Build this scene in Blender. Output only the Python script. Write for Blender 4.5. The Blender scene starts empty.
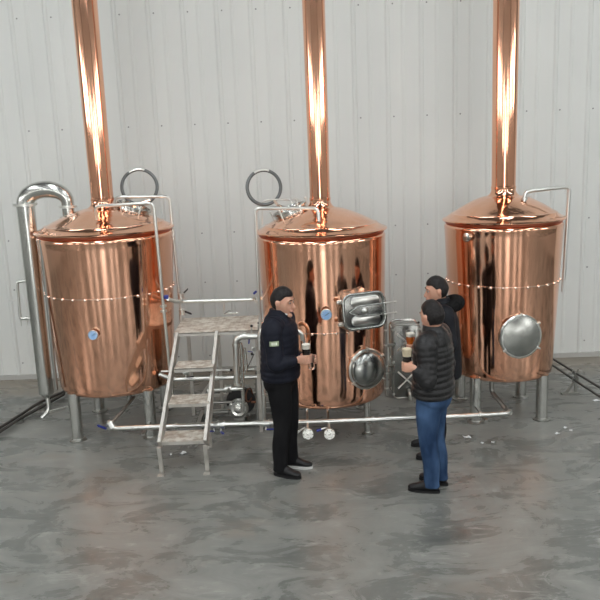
import bpy, bmesh, math, random
from mathutils import Vector as V, Matrix, noise
random.seed(7)
PI = math.pi
C = bpy.context.scene.collection
sc = bpy.context.scene

# ------------------------------------------------------------------ camera
FPX, CAMH = 750.0, 2.92
TH, RO = math.atan(153 / FPX), math.radians(2.3)
Fw = V((0, math.cos(TH), -math.sin(TH)))
R0, U0 = V((1, 0, 0)), V((0, math.sin(TH), math.cos(TH)))
RR = R0 * math.cos(RO) - U0 * math.sin(RO)
UU = R0 * math.sin(RO) + U0 * math.cos(RO)
cam_d = bpy.data.cameras.new('camera'); cam = bpy.data.objects.new('camera', cam_d); C.objects.link(cam)
cam_d.sensor_width = 36; cam_d.lens = 36 * FPX / 600; cam_d.clip_end = 100
M = Matrix((RR, UU, -Fw)).transposed().to_4x4(); M.translation = V((0, 0, CAMH))
cam.matrix_world = M
sc.camera = cam

def at(px, py, Y):
    """world point on the vertical plane y = Y that a sight line meets"""
    r = RR * ((px - 300) / FPX) - UU * ((py - 300) / FPX) + Fw
    t = Y / r.y
    return V((r.x * t, Y, CAMH + r.z * t))

def gr(px, py, z=0.0):
    r = RR * ((px - 300) / FPX) - UU * ((py - 300) / FPX) + Fw
    t = (z - CAMH) / r.z
    return V((r.x * t, r.y * t, z))

# ------------------------------------------------------------------ materials
def mat(name, col=(.5, .5, .5), rough=.5, metal=0.0, **k):
    m = bpy.data.materials.new(name); m.use_nodes = True
    b = m.node_tree.nodes['Principled BSDF']
    b.inputs['Base Color'].default_value = (*col, 1)
    b.inputs['Roughness'].default_value = rough
    b.inputs['Metallic'].default_value = metal
    for kk, vv in k.items():
        b.inputs[kk.replace('_', ' ')].default_value = vv
    return m

def nd(m, t, **k):
    n = m.node_tree.nodes.new(t)
    for a, b in k.items():
        setattr(n, a, b)
    return n

def noise_mix(m, c1, c2, scale=(3, 3, 3), detail=6, lo=.35, hi=.65, rough=None, bump=None, bscale=None, bdist=.01, coord='Object', bdet=3):
    nt = m.node_tree; L = nt.links; b = nt.nodes['Principled BSDF']
    tc = nd(m, 'ShaderNodeTexCoord'); mp = nd(m, 'ShaderNodeMapping'); mp.inputs['Scale'].default_value = scale
    n = nd(m, 'ShaderNodeTexNoise'); n.inputs['Scale'].default_value = 1; n.inputs['Detail'].default_value = detail
    L.new(tc.outputs[coord], mp.inputs[0]); L.new(mp.outputs[0], n.inputs['Vector'])
    r = nd(m, 'ShaderNodeValToRGB'); r.color_ramp.elements[0].position = lo; r.color_ramp.elements[1].position = hi
    r.color_ramp.elements[0].color = (*c1, 1); r.color_ramp.elements[1].color = (*c2, 1)
    L.new(n.outputs['Fac'], r.inputs[0]); L.new(r.outputs[0], b.inputs['Base Color'])
    if rough:
        mr = nd(m, 'ShaderNodeMapRange'); mr.inputs[1].default_value = lo; mr.inputs[2].default_value = hi
        mr.inputs[3].default_value = rough[0]; mr.inputs[4].default_value = rough[1]
        L.new(n.outputs['Fac'], mr.inputs[0]); L.new(mr.outputs[0], b.inputs['Roughness'])
    if bump:
        mp2 = nd(m, 'ShaderNodeMapping'); mp2.inputs['Scale'].default_value = bscale or scale
        n2 = nd(m, 'ShaderNodeTexNoise'); n2.inputs['Scale'].default_value = 1; n2.inputs['Detail'].default_value = bdet
        L.new(tc.outputs[coord], mp2.inputs[0]); L.new(mp2.outputs[0], n2.inputs['Vector'])
        bp = nd(m, 'ShaderNodeBump'); bp.inputs['Strength'].default_value = bump; bp.inputs['Distance'].default_value = bdist
        L.new(n2.outputs['Fac'], bp.inputs['Height']); L.new(bp.outputs[0], b.inputs['Normal'])
    return m

COPPER = noise_mix(mat('polished_copper', (.9, .5, .34), .08, 1.0), (.89, .45, .29), (.96, .56, .39), (3.5, 3.5, .5), 4, .3, .7,
                   rough=(.07, .13), bump=.26, bscale=(3.0, 3.0, .35), bdist=.018, bdet=1)
COPPER_LID = noise_mix(mat('lid_copper', (.9, .5, .34), .1, 1.0), (.90, .47, .30), (.96, .58, .42), (5, 5, 5), 4, .3, .7,
                       rough=(.07, .13), bump=.6, bscale=(6, 6, 6), bdist=.014)
COPPER_DARK = mat('seam_copper', (.55, .16, .09), .35, 1.0)
BEAD = mat('weld_copper', (.98, .78, .66), .22, 1.0)
STEEL = noise_mix(mat('stainless_steel', (.7, .7, .68), .2, 1.0), (.50, .51, .49), (.64, .65, .62), (6, 6, 1), 3, .3, .7, rough=(.16, .27), bump=.1, bscale=(8, 8, 2))
PIPE = mat('satin_steel_pipe', (.68, .69, .66), .28, 1.0)
DARKSTEEL = mat('dull_steel', (.36, .36, .34), .42, 1.0)
STAIR = noise_mix(mat('galvanised_stair_steel', (.5, .48, .44), .5, .6), (.44, .42, .38), (.62, .60, .56), (9, 9, 9), 5, .3, .7, rough=(.4, .6))
TREAD = noise_mix(mat('chequered_tread_steel', (.5, .46, .4), .5, .5), (.46, .38, .30), (.80, .77, .70), (14, 14, 14), 6, .35, .6, rough=(.35, .6))
BLUE = mat('blue_valve_plastic', (.02, .035, .25), .4)
BLACKP = mat('black_rubber', (.015, .015, .016), .5)
IRON = mat('dark_pipe', (.07, .065, .06), .5, .4)
DIAL = mat('blue_dial', (.27, .46, .74), .4)
WHITE = mat('white_mark', (.85, .87, .88), .5)
RUST = mat('rusty_iron', (.22, .10, .06), .7, .3)
WALL = noise_mix(mat('coated_wall_panel', (.62, .62, .60), .42), (.64, .66, .64), (.71, .725, .70), (.8, .8, .5), 5, .3, .7, rough=(.38, .5))
PLAIN = mat('hall_wall_panel', (.44, .44, .42), .6)
ROOF = mat('roof_sheet', (.20, .20, .20), .6)
SCREW = mat('screw_heads', (.25, .25, .25), .5, .5)

def floor_material():
    m = mat('stained_concrete', (.2, .2, .19), .35)
    nt = m.node_tree; L = nt.links; b = nt.nodes['Principled BSDF']
    tc = nd(m, 'ShaderNodeTexCoord')
    def ns(scale, detail, dist=0.0, mapping=(1, 1, 1), rough=.55):
        mp = nd(m, 'ShaderNodeMapping'); mp.inputs['Scale'].default_value = mapping
        L.new(tc.outputs['Object'], mp.inputs[0])
        n = nd(m, 'ShaderNodeTexNoise'); n.inputs['Scale'].default_value = scale; n.inputs['Detail'].default_value = detail
        n.inputs['Distortion'].default_value = dist; n.inputs['Roughness'].default_value = rough
        L.new(mp.outputs[0], n.inputs['Vector']); return n
    a = ns(1.6, 10, .9, (1, 1.8, 1), .68)
    r = nd(m, 'ShaderNodeValToRGB'); e = r.color_ramp.elements
    e[0].position = .33; e[0].color = (.095, .100, .092, 1); e[1].position = .68; e[1].color = (.265, .265, .246, 1)
    q = e.new(.5); q.color = (.175, .180, .167, 1)
    L.new(a.outputs['Fac'], r.inputs[0])
    # pale scuffs
    s = ns(3.2, 9, 1.2, (1, 3, 1), .7)
    rs = nd(m, 'ShaderNodeValToRGB'); rs.color_ramp.elements[0].position = .55; rs.color_ramp.elements[1].position = .72
    L.new(s.outputs['Fac'], rs.inputs[0])
    mx = nd(m, 'ShaderNodeMix', data_type='RGBA'); mx.inputs['B'].default_value = (.42, .42, .39, 1)
    ms = nd(m, 'ShaderNodeMath', operation='MULTIPLY'); ms.inputs[1].default_value = .8
    L.new(rs.outputs[0], ms.inputs[0]); L.new(ms.outputs[0], mx.inputs['Factor']); L.new(r.outputs[0], mx.inputs['A'])
    # brown stains
    t = ns(.9, 5, .4, (1, 1.4, 1))
    rt = nd(m, 'ShaderNodeValToRGB'); rt.color_ramp.elements[0].position = .58; rt.color_ramp.elements[1].position = .72
    L.new(t.outputs['Fac'], rt.inputs[0])
    m2 = nd(m, 'ShaderNodeMix', data_type='RGBA'); m2.inputs['B'].default_value = (.20, .155, .12, 1)
    mt = nd(m, 'ShaderNodeMath', operation='MULTIPLY'); mt.inputs[1].default_value = .5
    L.new(rt.outputs[0], mt.inputs[0]); L.new(mt.outputs[0], m2.inputs['Factor']); L.new(mx.outputs['Result'], m2.inputs['A'])
    # sandy dirt strip lying along the foot of the back wall
    sp = nd(m, 'ShaderNodeSeparateXYZ'); L.new(tc.outputs['Object'], sp.inputs[0])
    mr = nd(m, 'ShaderNodeMapRange'); mr.inputs[1].default_value = 9.0; mr.inputs[2].default_value = 9.5
    mr.inputs[3].default_value = 0; mr.inputs[4].default_value = .75
    ad = nd(m, 'ShaderNodeMath', operation='ADD'); L.new(sp.outputs['Y'], ad.inputs[0]); L.new(a.outputs['Fac'], ad.inputs[1])
    sb = nd(m, 'ShaderNodeMath', operation='SUBTRACT'); L.new(ad.outputs[0], sb.inputs[0]); sb.inputs[1].default_value = .35
    L.new(sb.outputs[0], mr.inputs[0])
    m3 = nd(m, 'ShaderNodeMix', data_type='RGBA'); m3.inputs['B'].default_value = (.25, .215, .165, 1)
    L.new(mr.outputs[0], m3.inputs['Factor']); L.new(m2.outputs['Result'], m3.inputs['A'])
    L.new(m3.outputs['Result'], b.inputs['Base Color'])
    rr = nd(m, 'ShaderNodeMapRange'); rr.inputs[1].default_value = .3; rr.inputs[2].default_value = .7
    rr.inputs[3].default_value = .16; rr.inputs[4].default_value = .42
    L.new(a.outputs['Fac'], rr.inputs[0]); L.new(rr.outputs[0], b.inputs['Roughness'])
    bp = nd(m, 'ShaderNodeBump'); bp.inputs['Strength'].default_value = .15; bp.inputs['Distance'].default_value = .01
    L.new(s.outputs['Fac'], bp.inputs['Height']); L.new(bp.outputs[0], b.inputs['Normal'])
    return m
FLOOR = floor_material()

def emit(name, col, strength):
    m = bpy.data.materials.new(name); m.use_nodes = True; nt = m.node_tree
    nt.nodes.remove(nt.nodes['Principled BSDF'])
    e = nt.nodes.new('ShaderNodeEmission'); e.inputs[0].default_value = (*col, 1); e.inputs[1].default_value = strength
    nt.links.new(e.outputs[0], nt.nodes['Material Output'].inputs[0]); return m

# ------------------------------------------------------------------ mesh builder
class MB:
    def __init__(s): s.v = []; s.f = []
    def add(s, vs, fs):
        o = len(s.v); s.v += [V(p) for p in vs]; s.f += [tuple(i + o for i in f) for f in fs]; return s
    def box(s, c, size, ax=None, bev=0.0):
        c = V(c); hx, hy, hz = [q / 2 for q in size]
        X, Y, Z = ax or (V((1, 0, 0)), V((0, 1, 0)), V((0, 0, 1)))
        if bev <= 0:
            vs = [c + X * (hx * a) + Y * (hy * b) + Z * (hz * d) for d in (-1, 1) for b in (-1, 1) for a in (-1, 1)]
            return s.add(vs, [(0, 2, 3, 1), (4, 5, 7, 6), (0, 1, 5, 4), (2, 6, 7, 3), (0, 4, 6, 2), (1, 3, 7, 5)])
        return s.rbox(c, (hx, hy, hz), (X, Y, Z), bev)
    def rbox(s, c, h, ax, r, n=4, e=None):
        """rounded rectangle in ax0/ax1, extruded along ax2 with a small edge round"""
        hx, hy, hz = h; e = r * .5 if e is None else e
        e = min(e, hz * .9, r * .9)
        rings = []
        for z, ins in ((-hz, e), (-hz + e * .3, e * .3), (-hz + e, 0), (hz - e, 0), (hz - e * .3, e * .3), (hz, e)):
            ring = []
            for cx, cy, a0 in ((1, 1, 0), (-1, 1, 90), (-1, -1, 180), (1, -1, 270)):
                for k in range(n + 1):
                    a = math.radians(a0 + 90 * k / n); rr = r - ins
                    ring.append(c + ax[0] * (cx * (hx - r) + rr * math.cos(a)) + ax[1] * (cy * (hy - r) + rr * math.sin(a)) + ax[2] * z)
            rings.append(ring)
        return s.rings(rings)
    def rings(s, R, closed=False, cap=True):
        n = len(R[0]); vs = [p for r in R for p in r]; fs = []
        m = len(R)
        for i in range(m if closed else m - 1):
            a, b = i * n, ((i + 1) % m) * n
            for j in range(n):
                k = (j + 1) % n
                fs.append((a + j, a + k, b + k, b + j))
        if cap and not closed:
            fs.append(tuple(reversed(range(n)))); fs.append(tuple((m - 1) * n + j for j in range(n)))
        return s.add(vs, fs)
    def lathe(s, prof, o=(0, 0, 0), d=(0, 0, 1), n=48, cap=True):
        """profile of (radius, height) about axis d from o"""
        o = V(o); d = V(d).normalized()
        u = d.orthogonal().normalized() if abs(d.z) < .999 else V((1, 0, 0)); w = d.cross(u)
        R = []
        for r, h in prof:
            r = max(r, 1e-4)
            R.append([o + d * h + (u * math.cos(2 * PI * k / n) + w * math.sin(2 * PI * k / n)) * r for k in range(n)])
        return s.rings(R, cap=cap)
    def cyl(s, a, b, r, n=16, r2=None):
        a, b = V(a), V(b); L = (b - a).length; r2 = r if r2 is None else r2
        return s.lathe([(r, 0), (r2, L)], a, b - a, n)
    def ball(s, c, r, n=12, sx=1, sy=1, sz=1):
        c = V(c); R = []
        for i in range(1, n):
            t = PI * i / n
            R.append([c + V((sx * r * math.sin(t) * math.cos(2 * PI * k / (2 * n)), sy * r * math.sin(t) * math.sin(2 * PI * k / (2 * n)), -sz * r * math.cos(t))) for k in range(2 * n)])
        return s.rings(R)
    def tube(s, pts, r, n=12, fillet=0.0, seg=6, closed=False, scale=None):
        P = [V(p) for p in pts]
        if fillet > 0 and not closed:
            Q = [P[0]]
            for i in range(1, len(P) - 1):
                a, b, c = P[i - 1], P[i], P[i + 1]
                da, dc = (a - b), (c - b)
                f = min(fillet, da.length * .49, dc.length * .49)
                p0, p1 = b + da.normalized() * f, b + dc.normalized() * f
                for k in range(seg + 1):
                    t = k / seg
                    Q.append(p0 * (1 - t) ** 2 + b * 2 * t * (1 - t) + p1 * t * t)
            Q.append(P[-1]); P = Q
        m = len(P); R = []; u = None
        for i in range(m):
            if closed: t = (P[(i + 1) % m] - P[i - 1])
            else: t = P[min(i + 1, m - 1)] - P[max(i - 1, 0)]
            t.normalize()
            if u is None: u = t.orthogonal().normalized()
            u = (u - t * u.dot(t)).normalized(); w = t.cross(u)
            rr = r if scale is None else r * scale(i / (m - 1))
            R.append([P[i] + (u * math.cos(2 * PI * k / n) + w * math.sin(2 * PI * k / n)) * rr for k in range(n)])
        return s.rings(R, closed=closed)
    def torus(s, c, d, R, r, n=40, m=10):
        c = V(c); d = V(d).normalized(); u = d.orthogonal().normalized(); w = d.cross(u)
        pts = [c + (u * math.cos(2 * PI * k / n) + w * math.sin(2 * PI * k / n)) * R for k in range(n)]
        return s.tube(pts, r, m, closed=True)

ORG = {}
def loose_pieces(mb):
    """the builder's mesh cut into its unconnected pieces"""
    par = list(range(len(mb.v)))
    def find(i):
        while par[i] != i:
            par[i] = par[par[i]]; i = par[i]
        return i
    for f in mb.f:
        a = find(f[0])
        for j in f[1:]: par[find(j)] = a
    out = {}
    for i in range(len(mb.v)): out.setdefault(find(i), []).append(i)
    res = []
    fb = {}
    for f in mb.f: fb.setdefault(find(f[0]), []).append(f)
    for k, ids in out.items():
        m = {i: n for n, i in enumerate(ids)}; q = MB()
        q.v = [mb.v[i] for i in ids]; q.f = [tuple(m[i] for i in f) for f in fb.get(k, [])]
        res.append(q)
    return res
def each(mb, name, material, parent, **k):
    for q in loose_pieces(mb): obj(q, name, material, parent, **k)

def origin(o):
    while o.parent: o = o.parent
    return ORG.get(o.name, V((0, 0, 0)))

def obj(mb, name, material, parent=None, smooth=True, ang=38, label=None):
    me = bpy.data.meshes.new(name)
    org = origin(parent) if parent else V((0, 0, 0))
    me.from_pydata([tuple(p - org) for p in mb.v], [], mb.f)
    bm = bmesh.new(); bm.from_mesh(me); bmesh.ops.recalc_face_normals(bm, faces=bm.faces); bm.to_mesh(me); bm.free()
    if smooth:
        me.polygons.foreach_set('use_smooth', [True] * len(me.polygons))
        me.set_sharp_from_angle(angle=math.radians(ang))
    me.materials.append(material)
    o = bpy.data.objects.new(name, me); C.objects.link(o)
    if parent: o.parent = parent
    if label: o['label'] = label
    return o

def tag(o, label, cat, group=None, kind=None):
    o['label'] = label; o['category'] = cat
    if group: o['group'] = group
    if kind: o['kind'] = kind
    return o

def thing(name, label, cat, loc=(0, 0, 0), group=None):
    o = bpy.data.objects.new(name, None); C.objects.link(o); o.location = loc; o.empty_display_size = .1
    ORG[o.name] = V(loc); return tag(o, label, cat, group)

def solo(mb, name, material, label, cat, loc, group=None, **k):
    """a thing that is one mesh, its origin at loc"""
    loc = V(loc); mb.v = [p - loc for p in mb.v]
    o = obj(mb, name, material, None, **k); o.location = loc; ORG[o.name] = loc
    return tag(o, label, cat, group)

def struct(mb, name, material, **k):
    o = obj(mb, name, material, **k); o['kind'] = 'structure'; return o

# ------------------------------------------------------------------ the hall
XW, YB, YF, ZC = 11.0, 9.75, -11.0, 7.6
struct(MB().box((0, (YB + YF) / 2, -.1), (2 * XW, YB - YF, .2)), 'floor', FLOOR, smooth=False)

def ribbed_wall():
    mb = MB(); prof = []; x = -XW; p = .42
    while x < XW:
        # broad pan, a small stiffening crease and a raised rib, repeated
        for dx, dy in ((0, 0), (.02, -.014), (.045, -.014), (.065, 0), (.20, 0), (.215, -.007), (.235, -.007), (.25, 0)):
            prof.append((x + dx, YB + dy))
        x += p
    prof.append((XW, YB))
    n = len(prof); vs = [(a, b, 0) for a, b in prof] + [(a, b, ZC) for a, b in prof]
    vs += [(XW, YB + .12, 0), (-XW, YB + .12, 0), (XW, YB + .12, ZC), (-XW, YB + .12, ZC)]
    fs = [(i, i + 1, n + i + 1, n + i) for i in range(n - 1)]
    k = 2 * n
    fs += [(k, k + 1, k + 3, k + 2), (n - 1, k, k + 2, 2 * n - 1), (0, n, k + 3, k + 1)]
    mb.add(vs, fs); return mb
wb = struct(ribbed_wall(), 'wall_back', WALL, ang=20)
scr = MB()
for z in (3.25, 1.87, 1.22, .22, 4.6):
    x = -XW
    while x < XW:
        scr.lathe([(.011, 0), (.009, .008)], (x + .10, YB - .0005, z), (0, -1, 0), 6)
        x += .42
so = obj(scr, 'screws', SCREW, wb)
struct(MB().box((0, YB - .012, .03), (2 * XW, .05, .06)), 'baseboard_back', PLAIN, smooth=False)
struct(MB().box((-XW - .1, (YB + YF) / 2, ZC / 2), (.2, YB - YF, ZC)), 'wall_left', PLAIN, smooth=False)
struct(MB().box((XW + .1, (YB + YF) / 2, ZC / 2), (.2, YB - YF, ZC)), 'wall_right', PLAIN, smooth=False)
struct(MB().box((0, (YB + YF) / 2, ZC + .1), (2 * XW, YB - YF, .2)), 'ceiling', ROOF, smooth=False)
struct(MB().box((0, YF - .1, ZC / 2), (2 * XW, .2, ZC)), 'wall_front', PLAIN, smooth=False)

SKY = emit('skylight_sheet', (.96, .99, 1.0), 9.0)
WIN = emit('daylit_window', (1.0, .985, .96), 9.0)
DOORL = emit('daylit_doorway', (1.0, .99, .97), 10.0)
n = 0
for x in (-6.5, -2.2, 2.2, 6.5):
    for y0, y1 in ((-8, -1.5), (0, 7.0)):
        n += 1
        struct(MB().box((x, (y0 + y1) / 2, ZC - .02), (1.0, y1 - y0, .03)), 'window_%d' % n, SKY, smooth=False)
for x in (-8.2, -4.6, 4.6, 8.2):
    n += 1
    w = struct(MB().box((x, YF + .02, 3.6), (1.5, .03, 2.4)), 'window_%d' % n, WIN, smooth=False)
    fr = MB()
    for dx in (-.77, 0, .77): fr.box((x + dx, YF + .05, 3.6), (.06, .06, 2.5))
    for dz in (-1.22, 0, 1.22): fr.box((x, YF + .05, 3.6 + dz), (1.6, .06, .06))
    obj(fr, 'window_frame', PLAIN, w, smooth=False)
struct(MB().box((.35, YF + .02, 2.1), (1.7, .03, 4.2)), 'door_1', DOORL, smooth=False)
struct(MB().box((-.95, YF + .02, 2.1), (.35, .03, 4.0)), 'door_2', DOORL, smooth=False)
for x, s in ((-XW, 1), (XW, -1)):
    for y in (-6, -1, 4):
        n += 1
        struct(MB().box((x + s * .02, y, 4.3), (.03, 2.6, 1.5)), 'window_%d' % n, WIN, smooth=False)

w = bpy.data.worlds.new('world'); sc.world = w; w.use_nodes = True
w.node_tree.nodes['Background'].inputs[0].default_value = (.7, .75, .8, 1)
w.node_tree.nodes['Background'].inputs[1].default_value = .6

# ------------------------------------------------------------------ shared fittings
def pipe(pts, r, fillet=.06, n=12): return MB().tube(pts, r, n, fillet)

def collar(mb, p, d, r, t=.012):
    d = V(d).normalized(); p = V(p)
    return mb.lathe([(r, -t), (r * 1.25, -t), (r * 1.25, t), (r, t)], p, d, 16)

def valve(parent, p, axis, lever, col=BLUE, s=1.0):
    """butterfly valve: round body on the pipe with clamps, a stem and a coloured lever"""
    p = V(p); a = V(axis).normalized(); l = V(lever).normalized()
    mb = MB().lathe([(.02 * s, -.03 * s), (.036 * s, -.03 * s), (.036 * s, -.018 * s), (.03 * s, -.016 * s), (.03 * s, .016 * s), (.036 * s, .018 * s), (.036 * s, .03 * s), (.02 * s, .03 * s)], p, a, 20)
    b = obj(mb, 'valve', PIPE, parent)
    side = a.cross(l).normalized()
    obj(MB().cyl(p + side * .02 * s, p + side * .06 * s, .009 * s, 10), 'stem', PIPE, b)
    st = p + side * .055 * s
    obj(MB().rbox(st + l * .055 * s, (.045 * s, .011 * s, .007 * s), (l, a, side), .012 * s, 3), 'lever', col, b, label='coloured lever' if col is BLUE else 'black lever')
    return b

def thermometer(parent, c, nrm, r=.05):
    c = V(c); nrm = V(nrm).normalized()
    g = obj(MB().lathe([(.012, -.05), (.012, 0), (r * .95, 0), (r, .006), (r, .024), (r * .9, .03), (r * .86, .024)], c, nrm, 28), 'thermometer', PIPE, parent)
    obj(MB().lathe([(.001, .0235), (r * .87, .0235), (r * .87, .025), (.001, .0255)], c, nrm, 28), 'dial_face', DIAL, g, label='pale blue dial')
    mk = MB(); up = (V((0, 0, 1)) - nrm * nrm.z).normalized(); sd = up.cross(nrm)
    for k in range(9):
        a = math.radians(-130 + 260 * k / 8); dv = up * math.cos(a) + sd * math.sin(a)
        mk.box(c + nrm * .0265 + dv * r * .68, (.004, .012, .0015), (dv.cross(nrm), dv, nrm))
    obj(mk, 'tick_marks', WHITE, g, smooth=False)
    dv = (up * .5 + sd * .8).normalized()
    obj(MB().box(c + nrm * .028 + dv * r * .2, (.005, r * .9, .0015), (dv.cross(nrm), dv, nrm)), 'needle', BLACKP, g, smooth=False)
    return g

def copper_tank(label, X, Y, z0, z1, r0, r1, zr, nriv, dome, chim, cr, legx, legy0, legy1, lr=.06):
    """z0/z1 bottom and rim, r0/r1 radius at each, zr rivet band height, dome apex rise"""
    t = thing('copper_brewing_tank', label, 'tank', (X, Y, 0), 'copper brewing tanks')
    n = 96; H = z1 - z0
    rad = lambda z: r0 + (r1 - r0) * (z - z0) / H
    prof = [(.02, z0 - .05), (r0 * .6, z0 - .03), (r0 - .05, z0 - .004), (r0 - .018, z0 + .002), (r0 - .004, z0 + .018), (r0, z0 + .04)]
    for k in range(1, 25): prof.append((rad(z0 + .04 + (H - .1) * k / 24), z0 + .04 + (H - .1) * k / 24))
    prof += [(r1, z1 - .05), (r1 - .004, z1 - .03), (r1 - .016, z1 - .015), (r1 - .04, z1 - .006), (r1 - .08, z1)]
    obj(MB().lathe([(r, z) for r, z in prof], (X, Y, 0), (0, 0, 1), n), 'tank_shell', COPPER, t, ang=50)
    obj(MB().lathe([(r1 - .035, z1 - .02), (r1 - .012, z1 - .008), (r1 - .008, z1 + .012), (r1 - .03, z1 + .02)], (X, Y, 0), n=n), 'rim_gasket', COPPER_DARK, t, label='dark red seam under the lid')
    # lid: rolled lip, shoulder, dome, flare into the flue
    lp = [(r1 - .06, z1 + .012), (r1 + .006, z1 + .012), (r1 + .018, z1 + .018), (r1 + .02, z1 + .028), (r1 + .012, z1 + .036), (r1 - .01, z1 + .042)]
    za = z1 + .042
    for k in range(1, 15):
        q = k / 14; r = (r1 - .01) * (1 - q) + (cr[0] + .09) * q
        lp.append((r, za + (dome - .1) * (math.sin(q * PI / 2) * .45 + q * .55)))
        if k == 2: lp += [(r - .004, lp[-1][1] + .010), (r - .016, lp[-1][1] + .013)]
    zt = za + dome - .1
    lp += [(cr[0] + .05, zt + .004), (cr[0] + .024, zt + .022)]; lp += [(cr[0] + .014, zt + .036), (cr[0] + .006, zt + .05), (cr[0] + .001, zt + .09)]
    lid = obj(MB().lathe(lp, (X, Y, 0), n=n), 'lid', COPPER_LID, t, ang=50)
    zt += .06
    fl = [(cr[0], zt), (cr[0] + .006, zt + .03), (cr[0] + .006, zt + .045), (cr[0], zt + .05)]
    for k in range(1, 9): fl.append((cr[0] + (cr[1] - cr[0]) * k / 8, zt + .05 + (chim - zt - .05) * k / 8))
    obj(MB().lathe(fl, (X, Y, 0), n=48), 'chimney', COPPER, t)
    # rivet band: thin seam and beads
    rr = rad(zr)
    band = MB().lathe([(rr - .004, zr - .006), (rr + .003, zr - .004), (rr + .003, zr + .004), (rr - .004, zr + .006)], (X, Y, 0), n=n)
    for k in range(nriv):
        a = 2 * PI * (k + .3) / nriv
        band.ball((X + (rr + .004) * math.cos(a), Y + (rr + .004) * math.sin(a), zr - .006), .016, 5)
    obj(band, 'rivet_band', BEAD, t, label='pale row of rivets around the shell')
    for lx in legx:
        for ly in (legy0, legy1):
            lg = obj(MB().lathe([(lr - .006, .01), (lr, .014), (lr, z0 + .03)], (lx, ly, 0), n=24), 'leg', STEEL, t)
            obj(MB().lathe([(lr + .03, 0), (lr + .03, .012), (lr + .005, .016), (lr - .01, .05)], (lx, ly, 0), n=24), 'foot_plate', DARKSTEEL, lg)
    return t, lid, rad

LX, LY = -2.02, 7.9
MX, MY = .245, 7.68
RX, RY = 2.165, 7.87
tankL, lidL, radL = copper_tank('left copper tank with bent steel condenser column at its side and stairs in front', LX, LY, .49, 2.13, .61, .70, 1.53, 32,
                                .30, ZC, (.115, .145), (-2.385, -1.61), 7.44, 8.34)
tankM, lidM, radM = copper_tank('middle copper tank with a boxy steel hatch above a round domed manway', MX, MY, .355, 2.06, .615, .655, 1.14, 34,
                                .30, ZC, (.103, .125), (MX - .40, MX + .40), 7.30, 8.08, .034)
tankR, lidR, radR = copper_tank('right copper tank with one round flat manway, standing nearest the two floor rails', RX, RY, .465, 2.08, .53, .61, 1.47, 30,
                                .31, ZC, (.122, .142), (1.80, 2.50), 7.50, 8.24)

# --- thermometers
HXM = mat('greyed_steel', (.36, .37, .355), .26, 1.0)
def on_shell(X, Y, rad, ang, z, off=0):
    """ang degrees: 0 faces the viewer side (-y), positive to the right"""
    a = math.radians(ang); d = V((math.sin(a), -math.cos(a), 0))
    return V((X, Y, z)) + d * (rad(z) + off), d
p, d = on_shell(LX, LY, radL, -3, 1.18, .035); thermometer(tankL, p, V((.05, -1, .1)), .05)
p, d = on_shell(MX, MY, radM, 0, 1.345, .05); thermometer(tankM, p, d, .055)

# --- round manways
def manway(parent, c, d, r, bulge, tilt=0):
    c = V(c); d = V(d).normalized()
    col = obj(MB().lathe([(r * .98, -.14), (r * .98, .0), (r * 1.08, .006), (r * 1.1, .02), (r * 1.04, .03), (r * .9, .03)], c, d, 48), 'manway_door', PIPE, parent)
    prof = [(r * 1.0, .022)]
    for k in range(0, 11):
        q = k / 10; prof.append((r * .99 * math.cos(q * PI / 2 * .995), .03 + bulge * math.sin(q * PI / 2)))
    if bulge < .04: prof = [(r * 1.0, .022), (r * .99, .032), (r * .93, .036), (r * .5, .036 + bulge * .6), (.004, .036 + bulge)]
    cdish = obj(MB().lathe(prof, c, d, 64), 'cover_dish', BRUSHED if bulge < .04 else HXM, col)
    off = c - origin(parent); cdish.data.transform(Matrix.Translation(-off)); cdish.location = off
    up = (V((0, 0, 1)) - d * d.z).normalized(); sd = up.cross(d)
    for a in (35, 145, 215, 325, 90):
        ca = math.radians(a); dv = up * math.sin(ca) + sd * math.cos(ca)
        cl = MB().rbox(c + dv * r * 1.08 + d * .03, (.02, .009, .016), (dv, dv.cross(d), d), .007, 3)
        cl.cyl(c + dv * r * 1.1 + d * .0, c + dv * r * 1.1 + d * .07, .006, 8)
        obj(cl, 'clamp', PIPE, col)
    return col
def brushed():
    m = mat('radial_brushed_steel', (.40, .41, .39), .24, 1.0)
    nt = m.node_tree; L = nt.links; b = nt.nodes['Principled BSDF']
    b.inputs['Anisotropic'].default_value = .75
    tg = nd(m, 'ShaderNodeTangent', direction_type='RADIAL', axis='Y'); L.new(tg.outputs[0], b.inputs['Tangent'])
    return m
BRUSHED = brushed()

p, d = on_shell(RX, RY, radR, 17, 0, 0)
c = at(521, 335, RY - .6); c.y = 0
zc = at(521, 335, 7.27).z
p, d = on_shell(RX, RY, radR, 3, zc - .02, .015)
# the right-hand cover has its own centre so the radial brushing runs about it
mwR = manway(tankR, p, V((math.sin(math.radians(9)), -math.cos(math.radians(9)), .05)), .205, .038)
zc = at(366, 369, 7.15).z
p, d = on_shell(MX, MY, radM, 37, zc, .02)
manway(tankM, p, V((math.sin(math.radians(24)), -math.cos(math.radians(24)), .02)), .19, .095)

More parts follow.
